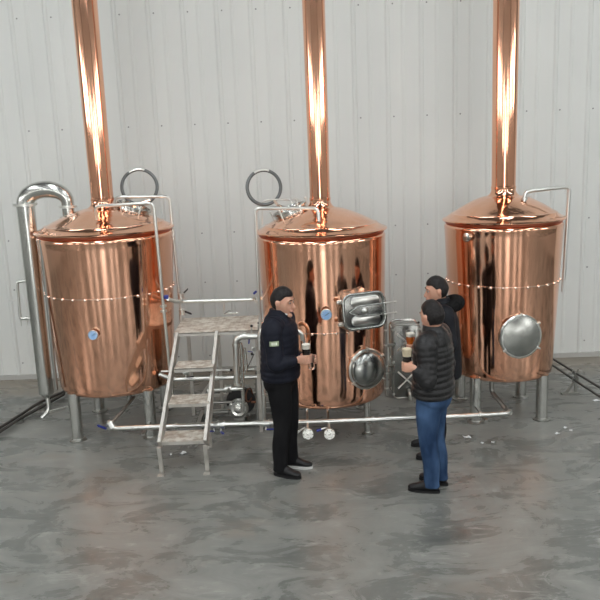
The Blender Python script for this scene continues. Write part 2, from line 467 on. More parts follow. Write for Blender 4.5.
# --- boxy hatch on the middle tank
def hatch(parent, c, d, w, h, depth, name='hatch_door'):
    c = V(c); d = V(d).normalized(); up = (V((0, 0, 1)) - d * d.z).normalized(); sd = up.cross(d)
    ax = (sd, up, d)
    body = obj(MB().rbox(c - d * .06, (w / 2, h / 2, .09), ax, .09, 8, .012), name, HXM, parent)
    fr = []
    mb = MB()
    # raised frame: outer ring with an inner opening, swept as a rounded rectangle
    pts = []
    for cx, cy, a0 in ((1, 1, 0), (-1, 1, 90), (-1, -1, 180), (1, -1, 270)):
        for k in range(7):
            a = math.radians(a0 + 15 * k)
            pts.append(c + sd * (cx * (w / 2 - .095) + .085 * math.cos(a)) + up * (cy * (h / 2 - .095) + .085 * math.sin(a)) + d * .035)
    obj(MB().tube(pts, .015, 10, closed=True), 'door_rim', HXM, body)
    ctr = c + d * .035
    # pressed panel: pointed central band between two long raised lozenges
    for s in (1, -1):
        mb = MB()
        hw, hh = w / 2 - .075, h * .135
        cc = ctr + up * s * (h / 2 - .085)
        mb.rbox(cc + sd * .01, (hw, hh, .014), ax, hh * .95, 6, .012)
        obj(mb, 'pressed_panel', PIPE, body)
    y = h * .15
    rb = MB()
    P = lambda a, b: ctr + sd * a + up * b + d * .012
    rb.tube([P(w / 2 - .03, y), P(-w / 2 + .16, y * .95), P(-w / 2 + .06, 0), P(-w / 2 + .16, -y * .95), P(w / 2 - .03, -y)], .008, 8, .02)
    obj(rb, 'stiffening_rib', HXM, body)
    obj(MB().lathe([(.03, 0), (.032, .02), (.02, .03), (.012, .045), (.002, .048)], ctr, d, 24), 'centre_knob', PIPE, body)
    for b in (y, -y):
        hb = MB(); hb.cyl(ctr + sd * (w / 2 - .04) + up * b + d * .01, ctr + sd * (w / 2 + .1) + up * b + d * .01, .008, 8)
        hb.ball(ctr + sd * (w / 2 + .1) + up * b + d * .01, .013, 6)
        obj(hb, 'hinge_bar', PIPE, body)
    for b in (h * .3, -h * .3):
        obj(MB().rbox(c - sd * (w / 2 + .01) + up * b, (.03, .02, .02), ax, .01, 3).cyl(c - sd * (w / 2 + .02) + up * b - d * .03, c - sd * (w / 2 + .02) + up * b + d * .06, .009, 8), 'latch', PIPE, body)
    return body
hc = at(363, 310.5, 7.05)
hatch(tankM, hc, V((math.sin(math.radians(20)), -math.cos(math.radians(20)), .12)), .455, .355, .1)
# filler between hatch and shell
hd = V((math.sin(math.radians(20)), -math.cos(math.radians(20)), 0)); sdv = V((math.cos(math.radians(20)), math.sin(math.radians(20)), 0))
obj(MB().rbox(hc - hd * .18, (.165, .14, .12), (sdv, V((0, 0, 1)), hd), .05, 5, .004), 'hatch_neck', STEEL, tankM)

# --- small copper/steel port on the right tank, under the rim
p, d = on_shell(RX, RY, radR, -48, 1.97, 0)
obj(MB().lathe([(.03, -.02), (.03, .03), (.045, .035), (.045, .05), (.02, .055), (.002, .056)], p, d, 20), 'inspection_port', STEEL, tankR)

# --- outlets under the tanks

# --- open lid manhole with its ring, on left and middle tank
def lid_manhole(T, c, nrm, ringc, ringn, R=.19):
    c = V(c); nrm = V(nrm).normalized()
    m = obj(MB().lathe([(.17, -.08), (.17, .03), (.185, .035), (.185, .05), (.165, .055), (.15, .03), (.15, -.04)], c, nrm, 40), 'lid_manhole', STEEL, T)
    cl = MB()
    for k in range(6):
        a = k * PI / 3 + .3; u = nrm.orthogonal().normalized(); w_ = nrm.cross(u); dv = u * math.cos(a) + w_ * math.sin(a)
        cl.lathe([(.008, -.01), (.008, .07), (.014, .074), (.016, .083), (.012, .094), (.002, .096)], c + dv * .19, nrm, 10)
    each(cl, 'wing_nut', PIPE, m)
    rg = obj(MB().torus(ringc, ringn, R, .018, 48, 10), 'open_cover_ring', DARKRING, m, label='dark ring of the open cover standing up')
    rc = V(ringc); rn = V(ringn).normalized()
    up = (V((0, 0, 1)) - rn * rn.z).normalized(); sd = up.cross(rn)
    obj(MB().tube([rc + (up * math.cos(a) + sd * math.sin(a)) * (R + .002) for a in (-.55, -.4, -.25, -.1, .05, .2, .35)], .019, 10), 'ring_clamp', PIPE, rg)
    low = rc - up * R * .96
    obj(MB().tube([rc - up * R * .8 + sd * R * .55, (rc - up * R + c) / 2 + V((0, 0, .03)), c + nrm * .04], .016, 8, .05), 'hinge_arm', BEAD, rg)
    return m
DARKRING = mat('dark_steel_ring', (.16, .17, .17), .35, .8)
c1 = V((LX + .30, LY + .06, 2.335))
lid_manhole(tankL, c1, (.36, -.02, .93), at(139.5, 187, 8.15), (.1, -1, .18), .187, )
c2 = V((MX - .30, MY + .02, 2.265))
lid_manhole(tankM, c2, (-.36, -.05, .93), at(264, 187.5, 7.9), (.25, -1, .12), .178)

# --- spray pipes (thin steel, from lid out over the rim and down)
def PL(Y, *pp): return [at(x, y, Y) for x, y in pp]
def spray(T, pts, r=.015, collars=(), **k):
    o = obj(pipe(pts, r, .06), 'spray_pipe', PIPE, T, **k)
    return o
a = PL(7.36, (95, 206), (153.5, 203), (164, 312), (170, 372))
s1 = spray(tankL, [at(97, 219, 7.42)] + a, .0165)
mb = MB(); collar(mb, at(163.3, 306, 7.36), (0, 0, 1), .028, .01); collar(mb, at(163.6, 311, 7.36), (0, 0, 1), .028, .01); each(mb, 'pipe_clamp', PIPE, s1)
spray(tankL, [at(113, 205, 7.75), at(116, 197, 7.95), at(169.5, 196.5, 8.0), at(179.5, 300, 8.0)], .0165)
s2 = spray(tankM, [at(319, 222, 7.25), at(318, 208, 7.3), at(255, 208, 7.3), at(259, 300, 7.3), at(261.5, 347, 7.3)], .0165)
spray(tankM, [at(262, 224, 7.9), at(262.5, 200, 7.9), at(292, 199, 7.9), at(292.5, 210, 7.85)], .010)
spray(tankM, [at(285, 200, 7.92), at(302, 199, 7.92), at(302.5, 210, 7.85)], .009)
s3 = spray(tankR, [at(524, 205, 7.6), at(525, 191.5, 7.6), at(569.5, 186.5, 7.75), at(563.8, 280, 7.75)], .019)
mb = MB(); mb.tube([at(524.5, 197, 7.6), at(531, 196, 7.6)], .007, 8); collar(mb, at(524.5, 199, 7.6), (0, 0, 1), .024, .01); each(mb, 'pipe_clamp', PIPE, s3)
obj(pipe([at(563.8, 268, 7.75), at(562.3, 292, 7.75)], .013, 0), 'hose_tail', PIPE, s3)
obj(pipe([at(551, 269, 7.75), at(567, 269.5, 7.75)], .007, 0), 'bracket', PIPE, s3)
obj(pipe([at(556, 219, 7.75), at(567, 218.5, 7.75)], .007, 0), 'bracket', PIPE, s3)
# vertical jacket line clipped to the left flank of the left tank
jl = []
for q in range(9):
    x = 41.0 + (56.5 - 41.0) * q / 8; y = 240 + (390 - 240) * q / 8
    jl.append(at(x, y, 7.48 + .06 * q / 8))
obj(MB().tube(jl, .019, 10), 'jacket_pipe', DARKSTEEL, tankL, label='dull vertical pipe on the left flank')

# --- short drain outlets and their pipes under tanks
obj(pipe([(LX + .17, 7.6, .46), (LX + .17, 7.6, .36)], .025, 0), 'drain_outlet', DARKSTEEL, tankL)
obj(pipe([at(491.5, 378, 7.6), at(491.5, 392, 7.6), at(507, 410, 7.35), at(510, 413, 7.2)], .024, .05), 'drain_outlet', DARKSTEEL, tankR)
obj(pipe([at(366.5, 397, 7.3), at(368.5, 411, 7.3)], .012, 0), 'drain_outlet', PIPE, tankM)
# hatch runoff pipe down the right flank of the middle tank
ho = obj(pipe([at(378, 318, 7.28), at(385.5, 319, 7.3), at(386.6, 396, 7.3)], .016, .03), 'hatch_runoff_pipe', DARKSTEEL, tankM)
mb = MB()
for y in (330, 345, 366, 373, 388): collar(mb, at(385.8 + (y - 320) * .011, y, 7.3), (0, 0, 1), .016, .008)
each(mb, 'pipe_clamp', PIPE, ho)

# ------------------------------------------------------------------ condenser column left of the left tank
cl = thing('condenser_column', 'tall polished steel column bent over like a hook onto the left copper tank', 'column', (-2.845, 7.95, 0))
cx, cy = -2.845, 7.95
zb = .36
obj(MB().lathe([(.03, zb - .05), (.05, zb - .02), (.078, zb), (.08, zb + .01), (.08, zb + .02), (.093, 2.42), (.10, 2.42), (.10, 2.45), (.088, 2.45)], (cx, cy, 0), n=40), 'column_shell', STEEL, cl)
arc = [V((cx, cy, 2.43))]
x2 = -2.40; Rb = (x2 - cx) / 2
for k in range(0, 15):
    a = PI - PI * k / 14
    arc.append(V((cx + Rb + Rb * math.cos(a), cy, 2.45 + Rb * .62 * math.sin(a))))
arc.append(V((x2, cy, 2.30)))
obj(MB().tube(arc, .088, 24, scale=lambda q: 1.0 - .28 * max(0, (q - .55) / .45)), 'hook_bend', STEEL, cl)
mb = MB()
for p, d, r in ((V((cx, cy, 2.44)), V((0, 0, 1)), .096), (V((x2, cy, 2.40)), V((0, 0, 1)), .072), (V((x2, cy, 2.29)), V((0, 0, 1)), .075)):
    collar(mb, p, d, r, .012)
obj(mb, 'flange', PIPE, cl)
obj(pipe([(cx, cy, zb), (cx + .02, cy - .02, .17), (cx - .06, cy - .06, .10)], .022, .08), 'drain_spout', PIPE, cl)
g = at(20, 282, 7.95)
st = obj(pipe([at(27, 281, 7.93), at(17, 282, 7.93), at(20.5, 319, 7.93), at(32, 318, 7.93)], .015, .03), 'sight_tube', PIPE, cl)
mb = MB(); mb.tube([at(9, 301, 7.93), at(19, 300, 7.93)], .006, 8); collar(mb, at(18.7, 300, 7.93), (0, 0, 1), .014, .01)
for x, y in ((21, 321), (27, 320)): mb.cyl(at(x, y - 3, 7.93), at(x + .3, y + 5, 7.93), .008, 8)
for x, y in ((24, 281), (26, 318)): collar(mb, at(x, y, 7.93), (1, 0, 0), .016, .01)
obj(mb, 'cock', PIPE, st)
obj(pipe([at(50, 411.5, 7.75), at(67, 407, 7.47)], .013, 0), 'side_pipe', PIPE, cl)

# ------------------------------------------------------------------ stairs
stp = thing('step_platform', 'grey steel steps with three worn treads up to a landing between two copper tanks', 'stairs', (-1.14, 6.5, 0))
def tread(x0, x1, y0, y1, z, name):
    mb = MB().box(((x0 + x1) / 2, (y0 + y1) / 2, z - .006), (x1 - x0, y1 - y0, .012))
    ny = int((y1 - y0) / .028); nx = int((x1 - x0) / .03)
    for i in range(nx):
        for j in range(ny):
            cx_, cy_ = x0 + .015 + i * .03, y0 + .014 + j * .028
            s = 1 if (i + j) % 2 else -1
            ux = V((.7, .7 * s, 0)).normalized(); uy = V((-ux.y, ux.x, 0))
            a, b = V((cx_, cy_, z + .0))+ux*.012, V((cx_, cy_, z))-ux*.012
            c_, d_ = V((cx_, cy_, z))+uy*.0045, V((cx_, cy_, z))-uy*.0045
            mb.add([a, c_, b, d_, V((cx_, cy_, z + .0035))], [(0, 1, 4), (1, 2, 4), (2, 3, 4), (3, 0, 4)])
    o = obj(mb, name, TREAD, stp, smooth=False)
    e = MB()
    e.box(((x0 + x1) / 2, y0 + .003, z - .022), (x1 - x0, .006, .036)); e.box(((x0 + x1) / 2, y1 - .003, z - .022), (x1 - x0, .006, .036))
    e.box((x0 + .003, (y0 + y1) / 2, z - .022), (.006, y1 - y0 - .012, .034)); e.box((x1 - .003, (y0 + y1) / 2, z - .022), (.006, y1 - y0 - .012, .034))
    obj(e, 'edge_angle', STAIR, o, smooth=False)
    return o
tread(-1.345, -.935, 6.58, 6.84, .29, 'step')
tread(-1.295, -.905, 6.80, 7.06, .578, 'step')
tread(-1.25, -.87, 7.02, 7.28, .858, 'step')
tread(-1.30, -.43, 7.42, 8.10, 1.115, 'landing')
def bar(a, b, w, t, up=V((0, 0, 1))):
    a, b = V(a), V(b); d = (b - a); L = d.length; d.normalize(); s = d.cross(up).normalized(); u = s.cross(d)
    return MB().box((a + b) / 2, (L, t, w), (d, s, u))
for x0, x1 in ((-1.352, -1.262), (-.928, -.858)):
    sx = x0
    obj(bar((x0, 6.56, .27), (x1, 7.45, 1.09), .095, .03), 'stringer', STAIR, stp, smooth=False)
    obj(MB().box((x0 + .005, 6.50, .14), (.035, .035, .28), (V((1, 0, 0)), V((0, 1, 0)), V((-.0, -.22, 1)).normalized())), 'leg', STAIR, stp, smooth=False)
for x in (-1.25, -.92, -.46):
    for y in ((8.06,) if x != -.46 else (7.47, 8.06)):
        obj(MB().box((x, y, .545), (.035, .035, 1.09)), 'leg', STAIR, stp, smooth=False)
obj(bar((-1.2, 8.06, .15), (-.95, 8.06, .5), .03, .02), 'brace', STAIR, stp, smooth=False)
obj(bar((-1.25, 8.06, .22), (-.46, 8.06, .22), .03, .02), 'brace', STAIR, stp, smooth=False)
obj(bar((-.872, 7.42, 1.08), (-.955, 7.1, .12), .03, .02), 'brace', STAIR, stp, smooth=False)
obj(bar((-.915, 6.6, .2), (-.955, 7.1, .12), .03, .02), 'brace', STAIR, stp, smooth=False)
obj(MB().box((-.955, 7.1, .06), (.03, .03, .12)), 'leg', STAIR, stp, smooth=False)
for x in (-1.352, -.928):
    obj(MB().box((x + .005, 6.465, .004), (.06, .06, .008)), 'foot_pad', STAIR, stp, smooth=False)

# ------------------------------------------------------------------ pipework
# long transfer line near the floor
YP = 7.02
tp = thing('transfer_pipe', 'long bright steel pipe running low above the floor in front of all three tanks', 'pipe', (0, YP, 0))
run = PL(YP, (112.5, 428.5), (205, 425), (335, 421), (465, 416)) + [at(508, 413.5, YP + .02), at(510, 411, YP + .12)]
obj(pipe([at(109, 422, YP + .12)] + run, .0235, .05), 'pipe_run', PIPE, tp)
vv = valve(tp, at(111.5, 425.5, YP + .03), (.4, -.3, -.6), (-.6, -.5, .5), BLUE, 1.2)
obj(pipe([at(112, 423, YP + .12), at(125, 408, YP + .35), at(134, 397, YP + .55)], .018, .04), 'branch_pipe', DARKSTEEL, tp)
valve(tp, at(221, 424.6, YP), (1, 0, -.05), (.3, -1, .2), BLUE, 1.25)
valve(tp, at(214, 425, YP), (1, 0, -.05), (-.2, -1, .4), BLUE, 1.1)
valve(tp, at(266, 423.3, YP), (1, 0, -.05), (.9, -.5, .2), BLUE, 1.1)
mb = MB()
for x, y in ((176, 426.3), (373, 419.7), (480, 415)): collar(mb, at(x, y, YP), (1, 0, 0), .026, .012)
each(mb, 'pipe_clamp', PIPE, tp)
for x, ly, lr in ((-1.61, 7.44, .06), (MX + .40, 7.30, .034), (1.80, 7.50, .06)):
    obj(MB().box((x, (YP + .02 + ly - lr) / 2, .185), (.03, ly - lr - YP - .02, .02)), 'leg_bracket', DARKSTEEL, tp, smooth=False)

# two disc drain valves below the middle tank
for i, (px, lab) in enumerate(((308, 'round steel drain valve nearer the man in black trousers, bright lever to the left'), (329.5, 'round steel drain valve with a blue-tipped lever, right of its twin'))):
    c = at(px, 434, 6.86)
    t = thing('drain_valve', lab, 'valve', (c.x, c.y, 0), 'drain valves under the middle tank')
    d = V((0, -1, .12)).normalized()
    b = obj(MB().lathe([(.03, -.04), (.052, -.03), (.056, -.02), (.056, 0), (.05, .008), (.036, .008), (.032, .002), (.016, .002), (.014, .014), (.002, .016)], c, d, 32), 'valve_body', PIPE, t)
    bolts = MB()
    for k in range(6):
        a = k * PI / 3; bolts.ball(c + V((.044 * math.cos(a), -.01, .044 * math.sin(a))), .006, 5)
    each(bolts, 'bolt', STEEL, b)
    obj(pipe([c + V((0, .05, .03)), c + V((0, .16, .06)), c + V((0, .32, .10)), V((c.x, 7.2, .37))], .014, .05), 'riser', PIPE, t)
    lv = obj(pipe([c + V((-.0, .02, .05)), c + V((-.035, -.02, .075)), c + V((-.105, -.04, .035 if i == 0 else .06))], .009, .02), 'lever', PIPE, t)
    obj(MB().cyl(c + V((-.08, -.035, .05 if i == 0 else .065)), c + V((-.125, -.045, .02 if i == 0 else .055)), .014, 10), 'grip', BLUE if i else PIPE, lv)
c = at(302, 418.3, 6.98)

# upper cross line between left and middle tanks
up_ = thing('upper_cross_pipe', 'thin bright steel pipe crossing above the landing from left tank to middle tank', 'pipe', (-.85, 7.95, 0))
YU = 7.95
obj(pipe([at(168, 299, 7.5), at(175, 301.5, 7.75), at(181, 301.5, YU), at(255, 299.5, YU), at(262, 298, 7.75)], .02, .06), 'pipe_run', PIPE, up_)
obj(pipe([at(223.5, 300, YU), at(224, 313.5, YU), at(238, 313, YU)], .012, .02), 'branch_pipe', PIPE, up_)
obj(MB().tube([at(224.5, 313.5, YU - .02), at(229, 310.8, YU - .03), at(236, 312, YU - .04)], .009, 8), 'lever', DARKSTEEL, up_)
valve(up_, at(181, 296, YU), (0, 0, 1), (1, 0, .9), BLACKP, 1.0)
valve(up_, at(182, 312, YU), (0, 0, 1), (1, -.1, -.4), BLACKP, 1.0)
valve(up_, at(257, 300.5, YU - .1), (1, 0, 0), (-.4, -.3, 1), PIPE, .8)
obj(pipe([at(180, 288, YU), at(180.5, 322, YU)], .012, 0), 'riser', PIPE, up_)
obj(MB().rbox(at(255, 292.5, YU - .12), (.024, .012, .009), (V((.75, 0, .6)).normalized(), V((-.6, 0, .75)).normalized(), V((0, -1, 0))), .008, 3), 'blue_handle', BLUE, up_)
obj(MB().rbox(at(166.3, 297, 7.33), (.022, .02, .016), (V((1, 0, 0)), V((0, 0, 1)), V((0, -1, 0))), .008, 3), 'blue_handle', BLUE, up_)

# pump skid under the landing
PYY = 7.80
sk = thing('pump_skid', 'low steel pump frame under the landing carrying a round pump and motor', 'pump', (-.72, 7.8, 0))
fr = MB()
for y in (7.62, 8.0): fr.box((-.66, y, .045), (1.0, .04, .05))
for x in (-1.14, -.66, -.18): fr.box((x, 7.81, .045), (.04, .34, .05))
for x in (-1.14, -.18):
    for y in (7.62, 8.0): fr.box((x, y, .01), (.07, .07, .02))
obj(fr, 'skid_frame', DARKSTEEL, sk, smooth=False)
pc = at(238.5, 408.5, 7.58)
obj(MB().lathe([(.02, -.05), (.10, -.045), (.108, -.03), (.108, 0), (.085, .012), (.08, .0), (.055, -.004), (.05, .02), (.03, .028), (.002, .03)], pc, (0, -1, .1), 40), 'pump_head', STEEL, sk)
m_ = obj(MB().lathe([(.05, 0), (.145, .004), (.155, .02), (.155, .05), (.12, .06)], pc + V((.02, .07, .05)), (0, 1, 0), 40), 'motor_flange', BLACKP, sk, label='black round motor flange')
mt = MB().lathe([(.06, .05), (.11, .055), (.115, .08), (.115, .30), (.10, .32), (.02, .33)], pc + V((.02, .07, .05)), (0, 1, 0), 32)
for k in range(20):
    a = 2 * PI * k / 20; mt.box(pc + V((.02 + .12 * math.cos(a), .26, .05 + .12 * math.sin(a))), (.018, .2, .005), (V((math.cos(a), 0, math.sin(a))), V((0, 1, 0)), V((-math.sin(a), 0, math.cos(a)))))
obj(mt, 'motor', DARKSTEEL, sk)
each(MB().box(pc + V((0, .03, -.10)), (.12, .06, .08)).box((pc.x + .02, pc.y + .26, .105), (.16, .16, .07)), 'pump_foot', DARKSTEEL, sk, smooth=False)
# pipes on the skid
def skp(pts, r, m=PIPE, f=.06, n='pipe_run'): return obj(pipe(pts, r, f), n, m, sk)
YK = 7.36
skp(PL(YK, (237, 385), (235.5, 336.5), (262, 336)), .031, PIPE, .09)
skp(PL(YK + .08, (243.5, 412), (241.5, 348), (240, 343)), .02, STEEL, .05)
skp(PL(YK + .14, (159, 374), (173, 379.5), (262, 376.5)), .022)
skp(PL(YK + .18, (161, 371.5), (231, 370)), .011)
skp(PL(YK + .06, (207, 391), (243, 388.3)), .019)
skp(PL(YK + .06, (214, 389.8), (207, 398), (205, 414)), .016, DARKSTEEL)
skp(PL(YK + .2, (172, 385), (173.5, 402)), .014, STEEL)
skp(PL(7.55, (206, 403), (232, 402)), .014, DARKSTEEL)
skp(PL(7.55, (206, 413), (228, 412)), .014, DARKSTEEL)
skp(PL(YK, (262, 345), (264.3, 421)), .019)
skp(PL(YK, (244.5, 348), (247, 368), (244.5, 373)), .014, STEEL, .03)
skp(PL(YK, (254, 354), (247, 369)), .005, IRON, 0)
skp(PL(YK + .05, (245, 369.5), (254, 369)), .012, PIPE, 0)
skp(PL(YK + .0, (251.5, 337), (251.5, 328)), .009, PIPE, 0)
skp(PL(YK + .0, (258.5, 340), (258.5, 325)), .009, DARKSTEEL, 0)
skp(PL(YK + .2, (257, 372), (258, 420)), .02, DARKSTEEL, 0)
skp(PL(YK + .2, (251, 402), (258, 402)), .012, RUST, 0)
kn = MB().ball(at(251.5, 326, YK), .015, 7).ball(at(259, 323, YK), .016, 7).ball(at(252, 354, YK), .015, 7).ball(at(231, 370, YK + .15), .014, 7)
each(kn, 'black_knob', BLACKP, sk)
# white elbow looping behind the man towards the tank
skp(PL(YK - .12, (260, 350), (259, 334), (268, 321)), .026, PIPE, .08)
valve(sk, at(228, 388.6, YK + .06), (1, 0, 0), (.2, -.6, .8), PIPE, 1.1)
valve(sk, at(249, 336.3, YK), (1, 0, 0), (-.1, -.6, -1), BLUE, .7)
valve(sk, at(254, 349, YK), (.3, -1, 0), (-1, 0, .2), BLUE, .6)
valve(sk, at(186, 372, YK + .16), (1, 0, 0), (.9, -.5, .2), BLACKP, 1.0)
mb = MB()
for x, y, yy, d, r in ((236, 345, YK, (0, 0, 1), .032), (245, 336.2, YK, (1, 0, 0), .032), (216, 378, YK + .14, (1, 0, 0), .024), (264, 395, YK, (0, 0, 1), .021), (238, 384, YK, (0, 0, 1), .034), (261, 372, YK, (0, 0, 1), .022)):
    collar(mb, at(x, y, yy), d, r, .012)
each(mb, 'pipe_clamp', PIPE, sk)
# control cable/hand wheel (rusty oval) on the skid
obj(MB().torus(at(249, 395, YK + .25), (.9, -.4, 0), .07, .008, 28, 8), 'hand_wheel', RUST, sk, label='rusty hand wheel seen edge on')

# return bend at the middle tank, beside the man
obj(pipe(PL(6.98, (286, 333), (294, 329.5), (302, 333), (303.5, 346)) + [at(303, 350, 7.12)], .022, .06), 'return_bend', PIPE, tankM, label='pale steel return bend beside the left man')

# ------------------------------------------------------------------ plate heat exchanger behind the middle tank
YE = 8.35
e0 = at(392, 399, YE); e1 = at(421, 322.5, YE)
ew = e1.x - e0.x; ex = (e0.x + e1.x) / 2; ez0, ez1 = e0.z, e1.z
hx = thing('plate_heat_exchanger', 'upright rounded steel plate exchanger on the floor between middle and right tanks', 'heat exchanger', (ex, YE, 0))
X_, Z_, N_ = V((1, 0, 0)), V((0, 0, 1)), V((0, -1, 0))
ctr = V((ex, YE, (ez0 + ez1) / 2)); hh = (ez1 - ez0) / 2
obj(MB().rbox(ctr, (ew / 2, hh, .02), (X_, Z_, N_), .085, 8, .006), 'front_plate', HXM, hx)
pk = MB()
for k in range(12): pk.rbox(ctr + V((0, .035 + k * .014, 0)), (ew / 2 - .02, hh - .02, .005), (X_, Z_, N_), .05, 4, .003)
obj(pk, 'plate_pack', DARKSTEEL, hx)
obj(MB().rbox(ctr + V((0, .23, 0)), (ew / 2, hh, .015), (X_, Z_, N_), .085, 8, .006), 'back_plate', STEEL, hx)
rbm = MB()
pts = []
for cx_, cy_, a0 in ((1, 1, 0), (-1, 1, 90), (-1, -1, 180), (1, -1, 270)):
    for k in range(7):
        a = math.radians(a0 + 15 * k)
        pts.append(ctr + X_ * (cx_ * (ew / 2 - .065) + .05 * math.cos(a)) + Z_ * (cy_ * (hh - .065) + .05 * math.sin(a)) + N_ * .024)
rbm.tube(pts, .01, 8, closed=True)
obj(rbm, 'rim_bead', DARKSTEEL, hx)
for s0 in (.52, -.48):
    xx = MB()
    cc = ctr + Z_ * hh * s0 + N_ * .026
    xx.tube([cc + X_ * (-ew / 2 + .07) + Z_ * .10, cc, cc + X_ * (ew / 2 - .07) + Z_ * .10], .012, 8)
    xx.tube([cc + X_ * (-ew / 2 + .07) - Z_ * .10, cc, cc + X_ * (ew / 2 - .07) - Z_ * .10], .012, 8)
    obj(xx, 'pressed_cross', PIPE, hx)
for sx_ in (-1, 1):
    for sz_ in (-.85, 0, .85):
        b0 = ctr + X_ * (sx_ * (ew / 2 - .018)) + Z_ * hh * sz_
        obj(MB().cyl(b0 + N_ * .04, b0 - N_ * .26, .008, 8).lathe([(.016, .02), (.016, .035), (.004, .037)], b0, N_, 6), 'tie_rod', PIPE, hx)
for sx_ in (-1, 1):
    for yy in (.0, .23):
        obj(MB().box(V((ex + sx_ * (ew / 2 - .05), YE + yy, (ez0 + .02) / 2)), (.04, .03, ez0 + .02)), 'leg', DARKSTEEL, hx, smooth=False)
for z_, m_ in ((345, PIPE), (366, DARKSTEEL), (372.5, DARKSTEEL)):
    obj(pipe([at(384, z_ + .3, 7.9), at(394, z_, 8.3)], .018 if z_ == 345 else .01, 0), 'port_pipe', m_, hx)
obj(pipe([ctr + V((.02, -.03, -hh * .75)), ctr + V((.02, -.1, -hh * .8)), ctr + V((.03, -.1, -hh * 1.05))], .018, .03), 'drain_spout', PIPE, hx)
obj(MB().cyl(at(418.5, 322.5, YE - .03), at(418.5, 322.5, YE + .02), .014, 12), 'black_plug', BLACKP, hx)

# ------------------------------------------------------------------ pipes lying along the floor at either side
def rail(px, z, r, name, label, group, stands):
    pts = [gr(x, y, z) for x, y in px]
    t = thing(name, label, 'pipe', (pts[0].x, pts[0].y, 0), group)
    obj(MB().tube(pts, r, 10), 'pipe_run', IRON, t)
    return t, pts
rt1, p1 = rail([(535, 345.5), (552, 358.3), (575, 372.5), (625, 403)], .24, .013, 'floor_rail_pipe', 'upper of two thin dark pipes slanting across the floor at far right', 'dark pipes right', ())
rt2, p2 = rail([(530, 350), (552, 364.8), (575, 380.5), (625, 413)], .17, .013, 'floor_rail_pipe', 'lower of two thin dark pipes slanting across the floor at far right', 'dark pipes right', ())
b = gr(572, 394)
ps = thing('pipe_support', 'small grey welded bracket on the floor holding the two dark slanting pipes', 'bracket', b)
q1, q2 = gr(575, 372.5, .24), gr(575, 380.5, .17)
obj(MB().box(gr(570, 393.5, .012), (.20, .05, .024)), 'foot_bar', DARKSTEEL, ps, smooth=False)
obj(MB().box(V((q1.x, b.y + .02, .13)), (.03, .03, .24)), 'post', DARKSTEEL, ps, smooth=False)
obj(bar(gr(566, 393, .02), V((q1.x, b.y + .02, .17)), .02, .02), 'brace', DARKSTEEL, ps, smooth=False)
for q in (q1, q2):
    obj(MB().tube([V((q1.x, b.y + .02, q.z - .02)), V((q.x, q.y, q.z - .02))], .008, 8).box(q + V((0, 0, -.012)), (.06, .04, .012)), 'saddle', DARKSTEEL, ps)
    each(MB().cyl(q + V((-.03, 0, -.015)), q + V((-.03, 0, .045)), .007, 8).cyl(q + V((.035, 0, -.015)), q + V((.035, 0, .045)), .007, 8), 'bolt', DARKSTEEL, ps)
for pts_, z, lab in (([(-25, 443), (20, 415), (40, 402), (70, 389)], .05, 'rear one of two dark pipes on the floor at far left'),
                     ([(-25, 448), (20, 418.5), (42, 406.5), (64, 394)], .05, 'front one of two dark pipes on the floor at far left')):
    pp = [gr(x, y, z) for x, y in pts_]
    t = thing('floor_pipe', lab, 'pipe', (pp[1].x, pp[1].y, 0), 'dark pipes left')
    obj(MB().tube(pp, .018, 10), 'pipe_run', IRON, t)
    mb = MB()
    for q in (pp[1], pp[2]): mb.box(V((q.x, q.y, .017)), (.06, .04, .034))
    each(mb, 'sleeper', DARKSTEEL, t, smooth=False)

# paper scraps and flecks
sp = [((467, 437.5), .055, .02, -.5, 'largest white paper scrap on the floor below the right tank'), ((482, 443.5), .02, .012, .3, 'small white paper fleck just right of the largest scrap'),
      ((493, 443), .02, .012, 1.0, 'small white fleck farther right of the largest scrap'), ((557, 434), .03, .01, .1, 'narrow white scrap beyond the right tank leg'),
      ((596, 401), .05, .014, .1, 'pale strip of paper by the right picture edge'), ((525, 398.5), .035, .012, .2, 'pale scrap between the legs of the right tank'),
      ((565, 428), .02, .012, .1, 'small white fleck just above the narrow scrap beyond the right tank leg'), ((571, 431), .014, .01, .9, 'tiny white fleck right of the narrow scrap beyond the right tank leg'),
      ((183, 453.5), .04, .018, .4, 'white scrap on the floor seen through the stairs'), ((171, 455), .012, .01, .4, 'white fleck beside the front leg of the stairs')]
for (x, y), a_, b_, rz, lab in sp:
    c = gr(x, y, 0); mb = MB(); n_ = 9; pts = []
    for k in range(n_):
        an = 2 * PI * k / n_; q = random.uniform(.7, 1.1)
        lx, ly = a_ * q * math.cos(an), b_ * 1.6 * q * math.sin(an)
        pts.append(c + V((lx * math.cos(rz) - ly * math.sin(rz), lx * math.sin(rz) + ly * math.cos(rz), .001 + .006 * (k % 3))))
    top = [p + V((0, 0, .002)) for p in pts]
    mb.rings([pts, top]); solo(mb, 'paper_scrap', WHITE, lab, 'litter', (c.x, c.y, 0), 'paper scraps on the floor', smooth=False)

